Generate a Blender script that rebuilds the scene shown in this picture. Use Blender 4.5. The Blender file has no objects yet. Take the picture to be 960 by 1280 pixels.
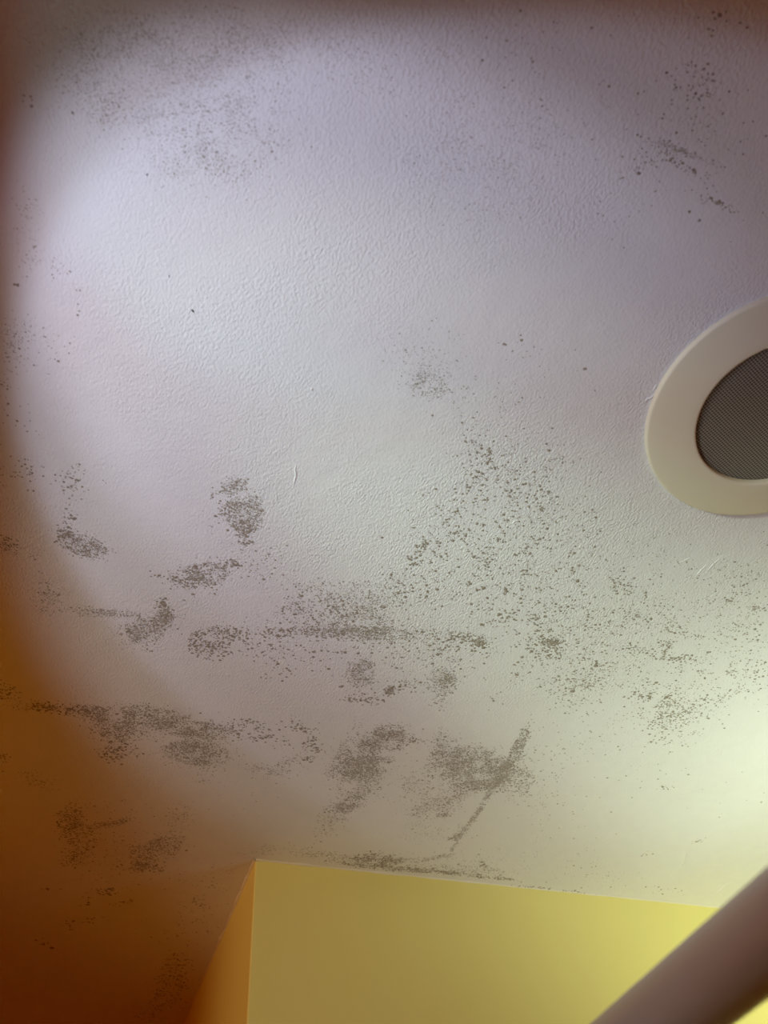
import bpy, bmesh, math, random
from mathutils import Vector, Matrix, noise

# ------------------------------------------------------------------ camera
FPX, W, H = 1070.0, 960, 1280
CEIL = 2.40                      # ceiling height
CAMZ = CEIL - 0.58
UP = Vector((-0.06599, 0.62990, -0.77387)).normalized()      # room axes seen from the camera
EX = Vector((0.94844, -0.20136, -0.24477)); EX = (EX - UP * EX.dot(UP)).normalized()
EY = UP.cross(EX)
cam = bpy.data.objects.new('camera', bpy.data.cameras.new('camera'))
bpy.context.scene.collection.objects.link(cam)
ROT = Matrix((EX, EY, UP))       # camera -> room
cam.matrix_world = Matrix.Translation((0, 0, CAMZ)) @ ROT.to_4x4()
cam.data.sensor_fit = 'HORIZONTAL'; cam.data.sensor_width = 36
cam.data.lens = FPX / W * 36
cam.data.clip_start = 0.01
cam.data.dof.use_dof = True
cam.data.dof.focus_distance = 0.92
cam.data.dof.aperture_fstop = cam.data.lens / 3.6
sc = bpy.context.scene
sc.camera = cam

def ray(px, py):
    return ROT @ Vector(((px - W / 2) / FPX, -(py - H / 2) / FPX, -1))
def at(px, py, h=0.58):          # pixel -> point on the level h above the camera
    r = ray(px, py); r *= h / r.z
    return r + Vector((0, 0, CAMZ))

# ------------------------------------------------------------------ light
sc.view_settings.view_transform = 'Standard'
sc.view_settings.look = 'None'
sc.view_settings.exposure = 0.0
sc.view_settings.gamma = 1.0
sc.view_settings.use_curve_mapping = False
world = bpy.data.worlds.new('dim warm room'); sc.world = world; world.use_nodes = True
world.node_tree.nodes['Background'].inputs[0].default_value = (1.0000, 0.1244, 0.0000, 1)
world.node_tree.nodes['Background'].inputs[1].default_value = 0.20940

K = 4 * math.pi ** 2 / 0.8
FITTED_SPOTS = [  # x, y, drop below ceiling, aim x, aim y, half angle, blend, colour strength
 (-0.27907, 0.20044, 0.51319, 0.24948, 0.39525, 29.46673, 0.15051, (0.04587, 0.05215, 0.07351)),
 (-0.29228, 0.07543, 0.36673, 0.12021, 0.31414, 25.21547, 0.45012, (0.06630, 0.06540, 0.08450)),
 (0.89826, 0.57108, 0.45355, 0.80479, 0.69131, 52.40491, 0.97182, (0.15471, 0.18169, 0.14102)),
 (-1.19966, 0.46835, 0.35036, 1.39884, 1.25557, 22.21437, 0.99943, (0.30476, 0.12171, 0.00001)),
 (-0.94056, -0.01349, 0.37946, 0.95909, 0.72683, 10.25089, 0.99951, (1.23494, 1.75502, 1.27678)),
 (1.18479, 0.74327, 0.37946, 0.60621, 1.79814, 33.18517, 0.53194, (0.21377, 0.22470, 0.13615)),
 (-0.22497, 0.51598, 0.35521, 0.17519, 0.00036, 27.85547, 0.45098, (0.01070, 0.02567, 0.02722)),
 (-0.62147, -0.26396, 0.44848, 0.85519, 1.11309, 20.77579, 0.45056, (0.28932, 0.27876, 0.19490)),
 (-0.24888, 0.54250, 0.79203, 0.36295, 0.52825, 30.33357, 0.45003, (0.03850, 0.05533, 0.06837)),
]
for x, y, h, tx, ty, half, bl, c in FITTED_SPOTS:  # unseen spots, added and fitted to shape the coloured light on the ceiling
    L = bpy.data.lights.new('fitted_spot', 'SPOT'); m = max(c)
    L.energy = m * K; L.color = tuple(v / m for v in c)
    L.spot_size = math.radians(2 * half); L.spot_blend = bl
    L.shadow_soft_size = 0.012 if x < .2 else .14
    o = bpy.data.objects.new('fitted_spot', L); sc.collection.objects.link(o)
    p = Vector((x, y, CEIL - h)); d = Vector((tx, ty, CEIL)) - p
    o.location = p; o.rotation_euler = d.to_track_quat('-Z', 'Y').to_euler()

# unseen spot added just below the ceiling to brighten the shower rod
L = bpy.data.lights.new('rod_fill_spot', 'SPOT'); L.energy = .30 * K; L.color = (1, .85, .80)
L.spot_size = math.radians(18); L.spot_blend = .8; L.shadow_soft_size = .03
o = bpy.data.objects.new('rod_fill_spot', L); sc.collection.objects.link(o)
o.location = (-.55, .29, CEIL - .19); o.rotation_euler = (Vector((.24, .30, CEIL - .445)) - o.location).to_track_quat('-Z', 'Y').to_euler()

# ------------------------------------------------------------------ helpers
def obj(name, bm_or_mesh, mat, parent=None, smooth=False):
    if isinstance(bm_or_mesh, bmesh.types.BMesh):
        me = bpy.data.meshes.new(name); bm_or_mesh.to_mesh(me); bm_or_mesh.free()
    else: me = bm_or_mesh
    me.materials.append(mat)
    if smooth: me.polygons.foreach_set('use_smooth', [True] * len(me.polygons))
    o = bpy.data.objects.new(name, me); sc.collection.objects.link(o)
    if parent: o.parent = parent
    return o
def empty(name, loc, label, cat, group=None):
    o = bpy.data.objects.new(name, None); sc.collection.objects.link(o)
    o.location = loc; o['label'] = label; o['category'] = cat
    if group: o['group'] = group
    return o
def box(bm, lo, hi):
    vs = [bm.verts.new((x, y, z)) for x in (lo[0], hi[0]) for y in (lo[1], hi[1]) for z in (lo[2], hi[2])]
    for f in ((0,1,3,2),(4,6,7,5),(0,4,5,1),(2,3,7,6),(0,2,6,4),(1,5,7,3)):
        bm.faces.new([vs[i] for i in f])
def lathe(prof, seg, center=(0, 0, 0)):
    bm = bmesh.new(); rings = []
    for r, z in prof:
        if r < 1e-6: rings.append([bm.verts.new((center[0], center[1], center[2] + z))])
        else: rings.append([bm.verts.new((center[0] + r * math.cos(2*math.pi*k/seg), center[1] + r * math.sin(2*math.pi*k/seg), center[2] + z)) for k in range(seg)])
    for a, b in zip(rings, rings[1:]):
        for k in range(seg):
            q = (k + 1) % seg
            f = [a[k % len(a)], a[q % len(a)], b[q % len(b)], b[k % len(b)]]
            f = list(dict.fromkeys(f))
            if len(f) > 2: bm.faces.new(f)
    bmesh.ops.recalc_face_normals(bm, faces=bm.faces)
    return bm
class Mat:
    def __init__(s, name):
        s.m = bpy.data.materials.new(name); s.m.use_nodes = True
        s.t = s.m.node_tree; s.b = s.t.nodes['Principled BSDF']
    def n(s, typ, ins=None, **kw):
        nd = s.t.nodes.new(typ)
        for k, v in kw.items(): setattr(nd, k, v)
        for k, v in (ins or {}).items():
            if isinstance(v, bpy.types.NodeSocket): s.t.links.new(v, nd.inputs[k])
            else: nd.inputs[k].default_value = v
        return nd
    def set(s, **kw):
        for k, v in kw.items():
            k = k.replace('_', ' ')
            if isinstance(v, bpy.types.NodeSocket): s.t.links.new(v, s.b.inputs[k])
            else: s.b.inputs[k].default_value = v

# ------------------------------------------------------------------ materials
def ceiling_mat():
    M = Mat('textured white ceiling paint')
    co = M.n('ShaderNodeTexCoord').outputs['Object']
    mp = M.n('ShaderNodeMapping', {'Vector': co, 'Rotation': (0, 0, 0.55), 'Scale': (1.0, 0.62, 1)}).outputs[0]
    n1 = M.n('ShaderNodeTexNoise', {'Vector': mp, 'Scale': 520.0, 'Detail': 2.5, 'Roughness': 0.55, 'Distortion': 0.4}).outputs[0]
    n2 = M.n('ShaderNodeTexNoise', {'Vector': co, 'Scale': 60.0, 'Detail': 2.0}).outputs[0]
    n3 = M.n('ShaderNodeTexNoise', {'Vector': co, 'Scale': 9.0, 'Detail': 2.0}).outputs[0]
    amp = M.n('ShaderNodeMapRange', {'Value': n3, 'From Min': .35, 'From Max': .65, 'To Min': .45, 'To Max': 1.15}).outputs[0]
    h1 = M.n('ShaderNodeMath', {0: n1, 1: amp}, operation='MULTIPLY').outputs[0]
    h = M.n('ShaderNodeMath', {0: n2, 1: 0.5, 2: h1}, operation='MULTIPLY_ADD').outputs[0]
    bp = M.n('ShaderNodeBump', {'Height': h, 'Strength': 1.0, 'Distance': 0.0009}).outputs[0]
    col = M.n('ShaderNodeMix', {'Factor': n2, 'A': (.79, .79, .79, 1), 'B': (.83, .83, .83, 1)}, data_type='RGBA')
    # RGBA sockets of the Mix node carry their own indices
    for i, v in ((6, (.785, .785, .785, 1)), (7, (.825, .825, .825, 1))): col.inputs[i].default_value = v
    M.set(Base_Color=col.outputs[2], Normal=bp, Roughness=0.6, Specular_IOR_Level=0.18)
    return M.m
def wall_mat():
    M = Mat('yellow wall paint')
    co = M.n('ShaderNodeTexCoord').outputs['Object']
    n1 = M.n('ShaderNodeTexNoise', {'Vector': co, 'Scale': 320.0, 'Detail': 2.0}).outputs[0]
    n2 = M.n('ShaderNodeTexNoise', {'Vector': co, 'Scale': 5.0, 'Detail': 2.0}).outputs[0]
    bp = M.n('ShaderNodeBump', {'Height': n1, 'Strength': 1.0, 'Distance': 0.00012}).outputs[0]
    col = M.n('ShaderNodeMix', {'Factor': n2}, data_type='RGBA')
    col.inputs[6].default_value = (.79, .745, .28, 1); col.inputs[7].default_value = (.83, .775, .30, 1)
    M.set(Base_Color=col.outputs[2], Normal=bp, Roughness=0.55, Specular_IOR_Level=0.2)
    return M.m
def plain(name, col, rough=.5, spec=.3, metal=0.0, nscale=0, dist=0):
    M = Mat(name)
    if nscale:
        co = M.n('ShaderNodeTexCoord').outputs['Object']
        n1 = M.n('ShaderNodeTexNoise', {'Vector': co, 'Scale': nscale, 'Detail': 2.0}).outputs[0]
        M.set(Normal=M.n('ShaderNodeBump', {'Height': n1, 'Strength': 1.0, 'Distance': dist}).outputs[0])
    M.set(Base_Color=(*col, 1), Roughness=rough, Specular_IOR_Level=spec, Metallic=metal)
    return M.m
def grille_mat():
    M = Mat('perforated metal grille')
    co = M.n('ShaderNodeTexCoord').outputs['Object']
    mp = M.n('ShaderNodeMapping', {'Vector': co, 'Rotation': (0, 0, math.radians(45 + 20))}).outputs[0]
    v = M.n('ShaderNodeTexVoronoi', {'Vector': mp, 'Scale': 420.0, 'Randomness': 0.0}, voronoi_dimensions='2D').outputs['Distance']
    hole = M.n('ShaderNodeMapRange', {'Value': v, 'From Min': .30, 'From Max': .42, 'To Min': 0.0, 'To Max': 1.0}).outputs[0]
    col = M.n('ShaderNodeMix', {'Factor': hole}, data_type='RGBA')
    col.inputs[6].default_value = (.045, .040, .034, 1); col.inputs[7].default_value = (.30, .28, .235, 1)
    bp = M.n('ShaderNodeBump', {'Height': hole, 'Strength': 0.6, 'Distance': 0.0006}).outputs[0]
    M.set(Base_Color=col.outputs[2], Normal=bp, Roughness=0.42, Metallic=0.25)
    return M.m
def mould_mat():
    M = Mat('mould growth')
    a = M.n('ShaderNodeAttribute', attribute_name='tone').outputs['Fac']
    col = M.n('ShaderNodeMix', {'Factor': a}, data_type='RGBA')
    col.inputs[6].default_value = (.315, .272, .215, 1); col.inputs[7].default_value = (.60, .575, .53, 1)
    M.set(Base_Color=col.outputs[2], Roughness=0.9, Specular_IOR_Level=0.05)
    return M.m
M_CEIL, M_WALL = ceiling_mat(), wall_mat()
M_BEAD = plain('dried paint bead', (.82, .80, .68), .5, .3, 0, 300, .0002)
M_RING = plain('cream painted plastic', (.76, .725, .555), .42, .35, 0, 500, .00006)
M_DARK = plain('dark recess', (.03, .028, .025), .8)
M_GRILLE = grille_mat()
M_MOULD = mould_mat()
M_ROD = plain('brushed bronze metal', (.42, .365, .325), .40, .5, .75, 90, .00002)
M_FLOOR = plain('floor tiles', (.25, .21, .17), .5)
M_LINT = plain('dark fibre', (.03, .028, .03), .8)

# ------------------------------------------------------------------ the room shell
CX, CY = 0.2025, 1.028           # the corner where the yellow block meets the ceiling
bm = bmesh.new()
box(bm, (-1.7, -1.3, CEIL), (2.3, 2.5, CEIL + .08))
# small ridges, drips and scratches of old paint that stand out of the ceiling
random.seed(5)
def ridge(bm, pts, r, hgt):
    P = [at(*p) for p in pts]; n = len(P); prev = None
    for i, p in enumerate(P):
        d = (P[min(i + 1, n - 1)] - P[max(i - 1, 0)]).normalized(); s = Vector((-d.y, d.x, 0))
        k = math.sin(math.pi * (i + .35) / (n - .3)); rr = r * max(k, .15)
        row = [bm.verts.new(p + s * rr * q + Vector((0, 0, .00005 - hgt * z * max(k, .1)))) for q, z in ((-1, 0), (-.5, .8), (0, 1), (.5, .8), (1, 0))]
        if prev:
            for a in range(4): bm.faces.new((prev[a], row[a], row[a + 1], prev[a + 1]))
        prev = row
for pts, r, hg in (
    ([(371, 578), (369, 586), (370, 594), (368, 602), (367, 610)], .0011, .0006),
    ([(345, 617), (346, 622), (345, 626)], .001, .0005),
    ([(388, 484), (390, 486), (391, 489)], .0012, .0008),
    ([(805, 503), (809, 499), (814, 497), (819, 492)], .0014, .0009),
    ([(816, 489), (819, 484), (821, 480)], .0011, .0007),
    ([(852, 1084), (855, 1077), (858, 1069), (860, 1064)], .0012, .0009),
    ([(884, 1121), (895, 1117), (906, 1108), (918, 1100)], .0016, .0008),
    ([(640, 655), (643, 652), (647, 650)], .0008, .0005),
    ([(880, 718), (888, 709), (895, 702), (903, 695)], .0008, .0005),
    ([(868, 722), (876, 713), (884, 705)], .0007, .0005),
    ([(846, 706), (856, 700), (866, 696)], .0007, .0004),
    ([(244, 361), (245, 363), (246, 364)], .0009, .0006),
    ([(180, 466), (183, 468), (184, 470)], .001, .0006),
    ([(455, 1047), (459, 1046), (463, 1047)], .001, .0006)):
    ridge(bm, pts, r, hg)
ceiling = obj('ceiling', bm, M_CEIL); ceiling['kind'] = 'structure'

bm = bmesh.new(); box(bm, (CX, CY, 0), (2.3, 2.5, CEIL))
vert_edges = [e for e in bm.edges if abs(e.verts[0].co.x - CX) < 1e-5 and abs(e.verts[1].co.x - CX) < 1e-5
              and abs(e.verts[0].co.y - CY) < 1e-5 and abs(e.verts[1].co.y - CY) < 1e-5]
bmesh.ops.bevel(bm, geom=vert_edges, offset=.0022, segments=4, affect='EDGES', profile=.5)
w = obj('wall_front', bm, M_WALL); w['kind'] = 'structure'
bm = bmesh.new(); box(bm, (-1.7, 2.5, 0), (2.3, 2.6, CEIL + .08)); w = obj('wall_back', bm, M_WALL); w['kind'] = 'structure'
bm = bmesh.new(); box(bm, (-1.7, -1.4, 0), (2.3, -1.3, CEIL + .08)); w = obj('wall_rear', bm, M_WALL); w['kind'] = 'structure'
bm = bmesh.new(); box(bm, (-1.7, -1.4, -.1), (2.3, 2.6, 0)); w = obj('floor', bm, M_FLOOR); w['kind'] = 'structure'

# uneven bead of paint along the top edges of the yellow block
def bead(name, a, b, nrm, r, seed, n):
    bm = bmesh.new(); prev = None; random.seed(seed)
    for i in range(n + 1):
        t = i / n; p = a.lerp(b, t)
        q = noise.noise(Vector((t * n * .12, seed, 0))); q2 = noise.noise(Vector((t * n * .45, seed, 3)))
        fade = max(.28, 1 - t * 1.6)
        rr = r * (.62 + .7 * q + .35 * q2) * fade
        rr = max(rr, r * .12)
        row = []
        for k in range(7):
            an = math.pi / 2 * k / 6
            row.append(bm.verts.new(p + nrm * (rr * math.cos(an) * 1.25) + Vector((0, 0, -rr * math.sin(an) * .8))))
        row = [bm.verts.new(p + nrm * (rr * 1.9) + Vector((0, 0, .0004)))] + row + [bm.verts.new(p - nrm * .001 + Vector((0, 0, -rr * .8)))]
        if prev:
            for k in range(len(row) - 1): bm.faces.new((prev[k], row[k], row[k + 1], prev[k + 1]))
        prev = row
    bmesh.ops.recalc_face_normals(bm, faces=bm.faces)
    o = obj(name, bm, M_BEAD, smooth=True); o['kind'] = 'structure'
bead('trim_1', Vector((CX, CY, CEIL)), Vector((1.6, CY, CEIL)), Vector((0, -1, 0)), .0032, 2, 300)
bead('trim_2', Vector((CX, CY - .002, CEIL)), Vector((CX, 2.3, CEIL)), Vector((-1, 0, 0)), .0040, 9, 260)

# ------------------------------------------------------------------ ceiling speaker
SX, SY = .4655, .2505
sp = empty('ceiling_speaker', (SX, SY, CEIL), 'round cream ceiling speaker with dark perforated grille', 'speaker')
prof = [(.1096, 0), (.1095, -.0012), (.1090, -.0030), (.1085, -.0036), (.1078, -.0039), (.1065, -.0042), (.098, -.0054), (.088, -.0067), (.078, -.0078),
        (.0722, -.0083), (.0704, -.0082), (.0696, -.0076), (.0693, -.0066), (.0692, -.0035), (.0692, -.0005)]
obj('trim_ring', lathe(prof, 160), M_RING, sp, True)
g = [(.0690, -.0028)] + [(.0690 * math.cos(t), -.0028 - .0022 * math.sin(t)) for t in [math.pi / 2 * k / 10 for k in range(1, 10)]] + [(0, -.0050)]
obj('speaker_grille', lathe(g, 120), M_GRILLE, sp, True)

# ------------------------------------------------------------------ shower rod
RH = CAMZ + .135; RX, RR = .2392, .0158
rod = empty('shower_curtain_rod', (RX, CY, RH), 'dark bronze metal shower curtain rod crossing below the ceiling, close to the viewer', 'curtain rod')
def along_y(prof, y0, sgn, seg=64):
    bm = lathe(prof, seg)
    bmesh.ops.transform(bm, matrix=Matrix(((1, 0, 0, 0), (0, 0, sgn, y0), (0, 1, 0, 0), (0, 0, 0, 1))), verts=bm.verts)
    bmesh.ops.recalc_face_normals(bm, faces=bm.faces)
    return bm
ln = CY + 1.3
obj('rod_tube', along_y([(RR - .002, -.002), (RR, -.003), (RR, -ln + .003), (RR - .002, -ln + .002)], 0, 1), M_ROD, rod, True)
fl = [(0, 0), (.033, 0), (.034, .002), (.033, .005), (.024, .011), (.0185, .016), (.0175, .026), (.0158, .027)]
obj('wall_flange', along_y(fl, 0, -1), M_ROD, rod, True)
obj('wall_flange', along_y(fl, -ln, 1), M_ROD, rod, True)

# ------------------------------------------------------------------ mould growing on the ceiling
# each cluster: pixel centre, half sizes, tilt (deg), number of specks, speck size (px), tone 0 dark .. 1 faint
PATCHES = {
 'faint grey mould haze in the bright upper left of the ceiling': [
   (150,95,75,50,0,1500,1.35,.6),(265,160,80,60,0,1500,1.45,.5),(290,110,60,55,0,900,1.4,.55),(255,200,35,22,0,170,1.7,.4),(240,45,130,34,0,1500,1.4,.55),(130,135,45,22,30,110,2.0,.4),(470,70,90,40,0,420,1.6,.75)],
 'thin mould specks down the far left edge above the dark orange shade': [
   (33,290,14,45,0,90,1.8,.35),(18,425,20,28,0,150,1.8,.35),(70,335,22,12,20,22,2,.3),(60,440,30,20,0,35,1.8,.3),(8,490,8,25,0,30,1.8,.3),(97,378,4,20,0,5,3,.15),(25,355,6,2,0,4,3,.2),(100,600,260,10,0,0,1,.3),(36,125,8,6,0,6,3,.2),(30,525,20,40,0,14,2.4,.3),(180,450,12,8,0,0,2,.5)],
 'scattered faint mould and streaks in the upper right of the ceiling': [
   (872,100,28,32,0,70,2.6,.35),(812,205,26,22,0,60,2.3,.4),(855,190,34,4,22,110,2.0,.5),(835,190,26,4,22,50,2.0,.55),(900,255,32,4,20,60,2.4,.35),(860,212,30,7,20,35,2.6,.35),(905,25,22,18,0,12,4.2,.25),(850,130,90,60,0,50,3.2,.2),(900,200,50,110,0,40,2.8,.25),
   (660,40,80,40,0,30,3,.4),(600,200,75,70,0,900,1.35,.66),(650,165,70,50,0,420,1.35,.68),(560,200,50,55,0,260,1.35,.66),(705,120,60,40,0,16,3.2,.35),(770,260,60,50,0,18,2.4,.4)],
 'faint grey mould patch left of the speaker ring': [
   (535,482,20,15,10,210,1.8,.42),(530,462,34,22,0,150,1.6,.6),(530,435,60,38,0,200,1.4,.82),(575,500,35,25,0,35,2.2,.3),(640,437,24,14,0,14,2.6,.25),(730,461,2,1,0,3,5,.2),(680,460,60,40,0,14,2,.4)],
 'dark isolated mould dots spreading in the middle below the speaker': [
   (600,575,34,34,0,95,3.0,.12),(613,570,5,8,0,22,3.2,.15),(650,580,60,45,0,100,2.6,.25),(625,640,55,55,0,270,3.1,.1),(560,670,40,40,0,130,3.0,.12),(525,690,9,16,15,55,3.2,.1),(690,655,50,60,0,150,2.6,.22),(600,700,80,45,0,210,3.0,.12),(655,716,6,3,0,9,3.6,.1),(685,685,5,3,0,6,3.6,.15),(705,574,10,4,0,9,2.8,.2),(515,740,30,34,0,70,2.9,.12),(750,680,60,30,10,60,2.6,.2),(628,500,40,36,0,20,2.4,.25)],
 'dense brown mould patch shaped like a comma left of centre': [
   (293,608,15,9,-10,150,2.3,.22),(306,642,20,20,0,520,2.3,.22),(285,638,12,12,0,80,2.8,.1),(308,668,17,12,0,90,2.8,.1),(268,622,10,14,0,16,2.4,.2),(325,698,26,18,0,36,2.8,.15),(303,682,10,8,0,16,2.8,.15),(262,655,14,14,0,12,2,.5)],
 'small dense mould smear at left beside the dark orange shade': [
   (103,681,26,11,17,430,2.3,.22),(77,665,9,7,0,40,3,.1),(86,642,8,20,0,34,2.9,.12),(36,592,26,18,0,34,2.7,.15),(92,602,13,20,0,62,2.6,.18),(9,682,12,9,0,90,2.2,.25),(62,744,22,18,35,120,2,.45),(35,690,14,8,0,20,2,.4),(70,600,50,14,0,20,2.6,.2)],
 'dense oval mould blotch left of centre': [
   (252,719,26,13,-8,420,2.4,.2),(290,705,10,6,-20,50,3.2,.1),(232,722,16,9,0,60,2.9,.12),(196,720,9,3,0,7,3.2,.12),(330,712,22,16,0,20,2.8,.15),(250,720,40,20,0,40,2.6,.2)],
 'leaf shaped dense mould smear with a tail': [
   (187,783,26,15,-25,560,2.2,.26),(203,766,12,12,0,120,2.4,.22),(135,767,36,5,2,170,2.1,.35),(160,790,16,10,0,80,2.2,.3),(100,762,12,5,0,26,2.2,.35),(204,752,7,6,0,20,2.9,.15),(185,812,7,4,0,12,2.6,.2)],
 'long spotted mould band crossing the middle of the ceiling': [
   (258,802,20,15,-15,330,2.5,.16),(285,795,16,10,0,60,3.1,.08),(268,818,14,8,0,34,3.2,.08),(310,792,36,12,0,90,2.9,.1),(335,808,26,16,0,70,2.9,.1),(345,840,18,12,0,24,2.9,.1),
   (380,790,46,7,0,190,2.5,.16),(400,765,45,22,0,230,2.5,.2),(380,735,24,16,0,60,2.5,.2),(440,750,45,22,0,320,2.3,.28),(455,792,50,7,1,520,2.3,.22),(420,775,50,18,0,260,2.4,.2),(425,815,70,20,0,120,2.9,.1),(480,772,25,25,0,130,2.5,.18),(495,735,22,22,0,70,2.8,.15),
   (540,800,50,12,3,110,2.8,.12),(585,796,28,7,8,120,2.7,.14),(601,803,9,5,0,50,3.0,.1),(575,815,34,16,0,90,3.0,.1)],
 'three small round mould blotches with dots between them, below the long mould band': [
   (450,842,15,15,0,330,2.1,.3),(463,832,10,8,0,30,2.4,.2),(486,862,5.5,5,0,80,2.6,.1),(552,853,15,15,0,270,2.1,.32),(562,848,9,8,0,60,2.4,.2),(452,875,20,5,3,70,2.6,.16),(515,856,26,9,-5,46,2.9,.1),(525,832,50,16,0,60,2.8,.14),(550,878,12,10,0,30,2,.4),(428,859,3,2,0,3,3.8,.1),(615,862,26,20,0,10,3,.15),(480,862,30,10,0,40,2.8,.12)],
 'dark mould dots scattered in the lower middle right': [
   (690,803,12,6,0,120,2.7,.12),(688,803,36,20,0,150,2.7,.15),(671,770,8,6,20,28,2.8,.1),(680,750,70,45,0,300,2.7,.13),(700,830,55,34,0,210,2.7,.15),(745,832,6,5,0,18,2.9,.1),(735,855,30,22,0,110,2.5,.22),(715,875,30,14,0,70,2.2,.35),(640,780,40,40,0,120,2.9,.12),(740,780,50,40,0,130,2.5,.18),(600,740,50,26,0,60,2.9,.12),(730,900,60,26,0,26,2.2,.4)],
 'streaky mould lines below the speaker': [
   (815,775,50,5,14,60,2.4,.2),(845,790,45,4,12,60,2.3,.22),(800,812,60,5,8,70,2.4,.2),(835,822,42,5,6,100,2.5,.16),(833,804,9,4,0,46,2.6,.12),(775,790,34,30,0,70,2.5,.18),(815,750,55,30,15,80,2.2,.3),(780,735,22,10,20,46,2.6,.15),(770,720,16,12,0,24,2.6,.18),(820,695,44,30,25,80,1.9,.5),(858,822,7,3,-25,16,2.8,.1),(850,770,50,20,10,70,2.2,.3),(770,828,44,16,5,70,2.3,.25)],
 'loose cluster of mould dots in the bright green-white area': [
   (804,872,9,5,0,36,2.8,.1),(845,886,28,20,0,110,2.7,.18),(825,905,22,18,0,90,2.6,.2),(850,870,55,34,0,190,2.5,.2),(855,915,26,20,0,50,2.4,.25),(905,870,45,10,-12,60,2.5,.2),(845,886,12,8,0,60,2.2,.4),(800,880,30,30,0,50,2.5,.2),(835,972,20,10,0,8,2.6,.25)],
 'mould dots along the right edge beneath the speaker': [
   (910,750,6,4,10,18,2.6,.2),(938,745,22,30,0,90,2.4,.25),(900,720,50,20,0,60,2.1,.35),(912,800,40,36,0,120,2.4,.25),(942,835,22,34,0,90,2.4,.25),(915,838,6,8,0,22,2.8,.25),(880,760,60,30,0,80,2.2,.3),(955,700,10,40,0,24,2.2,.3),(945,762,5,4,0,16,2.8,.3)],
 'dense wavy band of brown mould at lower left': [
   (8,866,12,12,0,70,2.4,.2),(46,883,26,5,3,110,2.4,.2),(78,886,20,6,0,60,2.4,.2),(110,890,26,8,5,230,2.3,.24),(146,905,20,20,20,440,2.2,.28),(150,935,20,12,10,110,2.7,.14),(138,942,12,9,0,40,2.9,.12),(180,896,30,12,0,360,2.3,.24),(225,908,28,11,5,420,2.2,.27),(262,914,24,9,5,280,2.3,.24),(312,912,24,12,10,170,2.6,.16),(375,908,20,9,0,46,2.9,.12),(390,925,8,9,30,20,2.8,.15),(180,905,70,18,5,260,2.3,.22)],
 'dense oval smear of mould tucked under the wavy mould band': [
   (247,942,34,12,5,720,2.1,.34),(235,932,22,8,0,160,2.2,.3),(260,952,20,7,0,120,2.0,.42),(255,972,14,9,0,40,1.8,.6)],
 'faint curl of mould between the wavy band and the large tilted mould patch': [
   (388,938,11,15,30,60,2.7,.18),(365,950,24,8,-35,90,2.0,.5),(335,963,26,8,5,130,1.8,.6),(350,930,16,10,0,18,2.6,.25),(225,1020,14,18,20,110,1.9,.65),(300,980,70,30,0,60,1.6,.8)],
 'large tilted patch of brown mould above the yellow wall': [
   (487,915,18,10,0,160,2.3,.25),(466,942,38,20,-35,420,2.1,.38),(450,975,26,16,-35,260,2.0,.42),(478,930,24,16,-30,420,2.2,.3),(450,945,26,20,-20,620,2.1,.34),(432,962,18,14,0,260,2.1,.34),(458,972,20,18,-40,330,2.0,.42),(437,1005,18,9,-20,230,2.1,.36),(420,1015,16,10,-20,130,2.1,.38),(410,1035,18,12,-20,90,1.8,.6),(515,925,14,4,0,40,2.4,.2),(446,905,10,10,0,20,2.0,.4)],
 'broad dense mould patch with a diagonal streak running down to the wall': [
   (545,945,9,26,15,120,2.2,.34),(598,958,46,20,5,620,2.0,.42),(580,980,30,12,0,200,1.9,.5),(570,945,24,16,15,460,2.1,.3),(590,968,34,16,5,820,2.0,.36),(615,955,18,14,0,300,2.1,.32),(635,962,24,8,-55,330,2.1,.3),(647,935,22,5.5,-62,300,2.1,.26),(656,912,6,8,0,26,2.2,.35),(642,975,22,16,0,260,2.1,.34),
   (610,995,32,3.2,-58,240,1.9,.5),(588,1028,26,3,-54,170,1.9,.5),(568,1046,9,3,-20,90,2.0,.4),(565,1062,16,2.6,-58,90,1.6,.6),(545,1072,20,2.2,-12,110,1.6,.62),(515,1074,20,2,0,80,1.6,.66),
   (545,1010,26,10,-10,280,1.9,.5),(530,990,28,14,20,170,1.8,.6),(575,993,16,8,-20,130,2.0,.42),(550,1018,9,4,0,60,2.1,.4),(520,965,18,30,30,90,1.7,.7),(545,1040,50,14,0,180,1.6,.72),(510,1000,24,24,0,80,1.6,.72),(660,980,30,40,0,60,2,.45)],
 'dark mould line along the top edge of the yellow wall': [
   (474,1074,26,6,3,330,2.3,.26),(430,1072,40,6,3,160,1.9,.45),(500,1086,60,2.6,5,340,2.2,.3),(590,1094,50,2.4,6,190,2.1,.32),(570,1086,60,5,3,160,2.0,.42),(603,1080,6,3,0,22,2.6,.25),(690,1112,40,1.8,6,46,2.2,.3),(380,1066,40,5,2,90,1.8,.6),(600,1075,80,10,3,120,1.6,.7),(340,1060,30,5,-5,60,1.8,.6)],
 'sparse faint specks on the pale ceiling beside the right end of the wall': [
   (700,960,40,60,0,90,1.9,.45),(740,930,60,30,0,46,2.1,.35),(680,1010,40,30,0,60,1.7,.55),(780,960,60,40,0,26,2.2,.35),(828,984,9,4,0,8,2.6,.3),(806,1068,6,3,0,8,2.6,.35),(872,1051,11,3,-22,14,2.4,.4),(825,1112,34,4,3,18,2.2,.35),(900,1000,60,40,0,18,2,.45),(750,1095,50,14,0,26,2,.4),(700,1075,70,24,0,46,1.7,.5)],
 'dark mould blotches in the orange-brown shade at lower left': [
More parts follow.
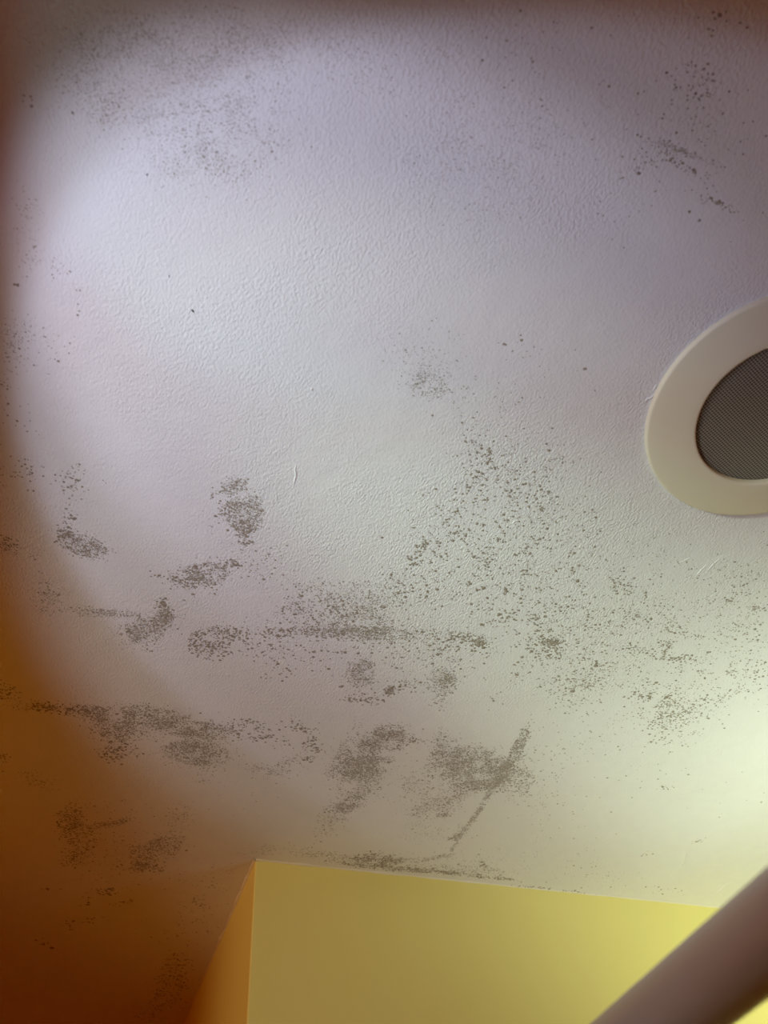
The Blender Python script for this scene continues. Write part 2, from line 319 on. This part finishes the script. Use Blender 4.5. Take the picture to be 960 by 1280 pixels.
   (87,1022,15,16,35,190,2.3,.25),(100,1045,20,14,20,230,2.2,.3),(95,1072,16,10,0,120,2.3,.28),(135,1030,26,4,-12,120,2.1,.34),(195,1063,28,12,-15,380,2.1,.32),(175,1080,20,7,0,130,2.3,.26),(215,1052,14,10,0,80,2.0,.4),(45,975,22,10,15,80,2.0,.4),(5,952,6,10,0,24,2.2,.3),(190,1087,16,4,0,30,2.8,.2),(150,1060,60,30,0,150,1.9,.45),(140,1010,60,12,5,40,2,.4)],
 'sparse arc of dark specks in the darkest orange shade': [
   (130,1114,14,4,0,34,2.8,.2),(108,1125,5,12,20,12,3,.2),(155,1128,14,2.5,-8,18,2.6,.25),(115,1150,12,3,-15,14,2.8,.22),(85,1155,7,7,-40,12,3,.2),(55,1178,10,7,0,12,3,.22),(60,1110,4,3,0,4,3,.2),(160,1100,80,14,0,60,2,.35)],
 'drift of dark specks at the bottom beside the narrow orange side of the wall': [
   (222,1215,18,22,20,170,2.4,.25),(205,1240,18,22,20,170,2.3,.28),(190,1265,20,14,0,80,2.3,.28),(225,1240,14,20,0,60,2.2,.3),(245,1135,30,30,0,70,2.1,.35),(225,1170,36,24,0,60,2.0,.4),(242,1128,5,3,0,8,3,.2),(270,1105,20,26,0,50,1.8,.5)],
}
def in_block(p, m=.001): return p.x > CX - m and p.y > CY - m
rng = random.Random(11)
for lab, clusters in PATCHES.items():
    verts, faces, tones = [], [], []
    todo = []
    for c in clusters:
        todo.append(c)
        if c[5] >= 100 and .18 <= c[7] <= .65:        # fine film of growth between the specks
            todo.append((c[0], c[1], c[2] * 1.06, c[3] * 1.06, c[4], int(c[5] * 1.3), c[6] * .62, min(.8, c[7] + .28)))
    for cx, cy, rx, ry, tilt, cnt, size, tone in todo:
        if cnt > 250: rx *= 1.12; ry *= 1.12
        ct, st = math.cos(math.radians(tilt)), math.sin(math.radians(tilt))
        made = tries = 0
        while made < cnt and tries < cnt * 6:
            tries += 1
            if cnt > 150 and rng.random() < .6:      # dense heart of a patch
                th = rng.random() * 6.2832; rd = math.sqrt(rng.random()) * 1.08
                a, b = rx * rd * math.cos(th), ry * rd * math.sin(th)
            else:
                a = rng.gauss(0, .62) * rx; b = rng.gauss(0, .62) * ry
            if (a / rx) ** 2 + (b / ry) ** 2 > 2.9: continue
            px, py = cx + a * ct - b * st, cy + a * st + b * ct
            p = at(px, py)
            # uneven growth: clearings and denser knots
            q = noise.noise(Vector((p.x * 60, p.y * 60, 1.7))) + .5 * noise.noise(Vector((p.x * 160, p.y * 160, 4.1)))
            if rng.random() > .62 + q * .8: continue
            if in_block(p): continue
            if (p.x - SX) ** 2 + (p.y - SY) ** 2 < .1115 ** 2: continue
            depth = -(ROT.transposed() @ (p - Vector((0, 0, CAMZ)))).z
            s = max(.45, rng.lognormvariate(0, .32)) * size
            r = s * .40 * depth / FPX
            tn = min(1, max(0, tone + rng.gauss(0, .13) - (.12 if s > size * 1.3 else 0)))
            i0 = len(verts); n = 6 if size < 2.4 else 8
            an0 = rng.random() * 6.28; el = rng.uniform(.75, 1.0)
            for k in range(n):
                an = an0 + 2 * math.pi * k / n; rr = r * rng.uniform(.78, 1.18)
                verts.append((p.x + math.cos(an) * rr, p.y + math.sin(an) * rr * el, CEIL - .00004))
            verts.append((p.x, p.y, CEIL - .00004 - min(.0004, r * .35)))
            for k in range(n): faces.append((i0 + (k + 1) % n, i0 + k, i0 + n))
            tones += [tn] * (n + 1)
            made += 1
    me = bpy.data.meshes.new('mould_patch'); me.from_pydata(verts, [], faces)
    at_ = me.attributes.new('tone', 'FLOAT', 'POINT'); at_.data.foreach_set('value', tones)
    o = obj('mould_patch', me, M_MOULD)
    o['label'] = lab; o['category'] = 'mould'; o['kind'] = 'stuff'; o['group'] = 'mould patches on the ceiling'

# ------------------------------------------------------------------ loose fibres stuck to the paint
def fibre(pts, r, label):
    P = [at(*p) - Vector((0, 0, r)) for p in pts]; bm = bmesh.new(); prev = None
    for i, p in enumerate(P):
        d = (P[min(i + 1, len(P) - 1)] - P[max(i - 1, 0)]).normalized(); s = Vector((-d.y, d.x, 0)); rr = r * (.55 if i in (0, len(P) - 1) else 1)
        row = [bm.verts.new(p + s * rr * math.cos(k * math.pi / 3) + Vector((0, 0, rr * math.sin(k * math.pi / 3)))) for k in range(6)]
        if prev:
            for k in range(6): bm.faces.new((prev[k], prev[(k + 1) % 6], row[(k + 1) % 6], row[k]))
        else: bm.faces.new(row)
        prev = row
    bm.faces.new(prev); bmesh.ops.recalc_face_normals(bm, faces=bm.faces)
    o = obj('lint_fibre', bm, M_LINT, smooth=True)
    o['label'] = label; o['category'] = 'lint'; o['group'] = 'loose fibres stuck to the ceiling'
fibre([(239.5, 386.8), (240.6, 387.8), (241.6, 388.9), (242.2, 390)], .00055, 'larger black fibre on the clean bright part of the ceiling')
fibre([(184.6, 216.8), (184, 218), (183.4, 219.2)], .0004, 'tiny dark fibre stuck at the edge of the faint upper left mould')
fibre([(211.8, 343.6), (211.4, 344.8), (211.3, 346)], .0003, 'faint thin grey fibre above the larger black fibre')
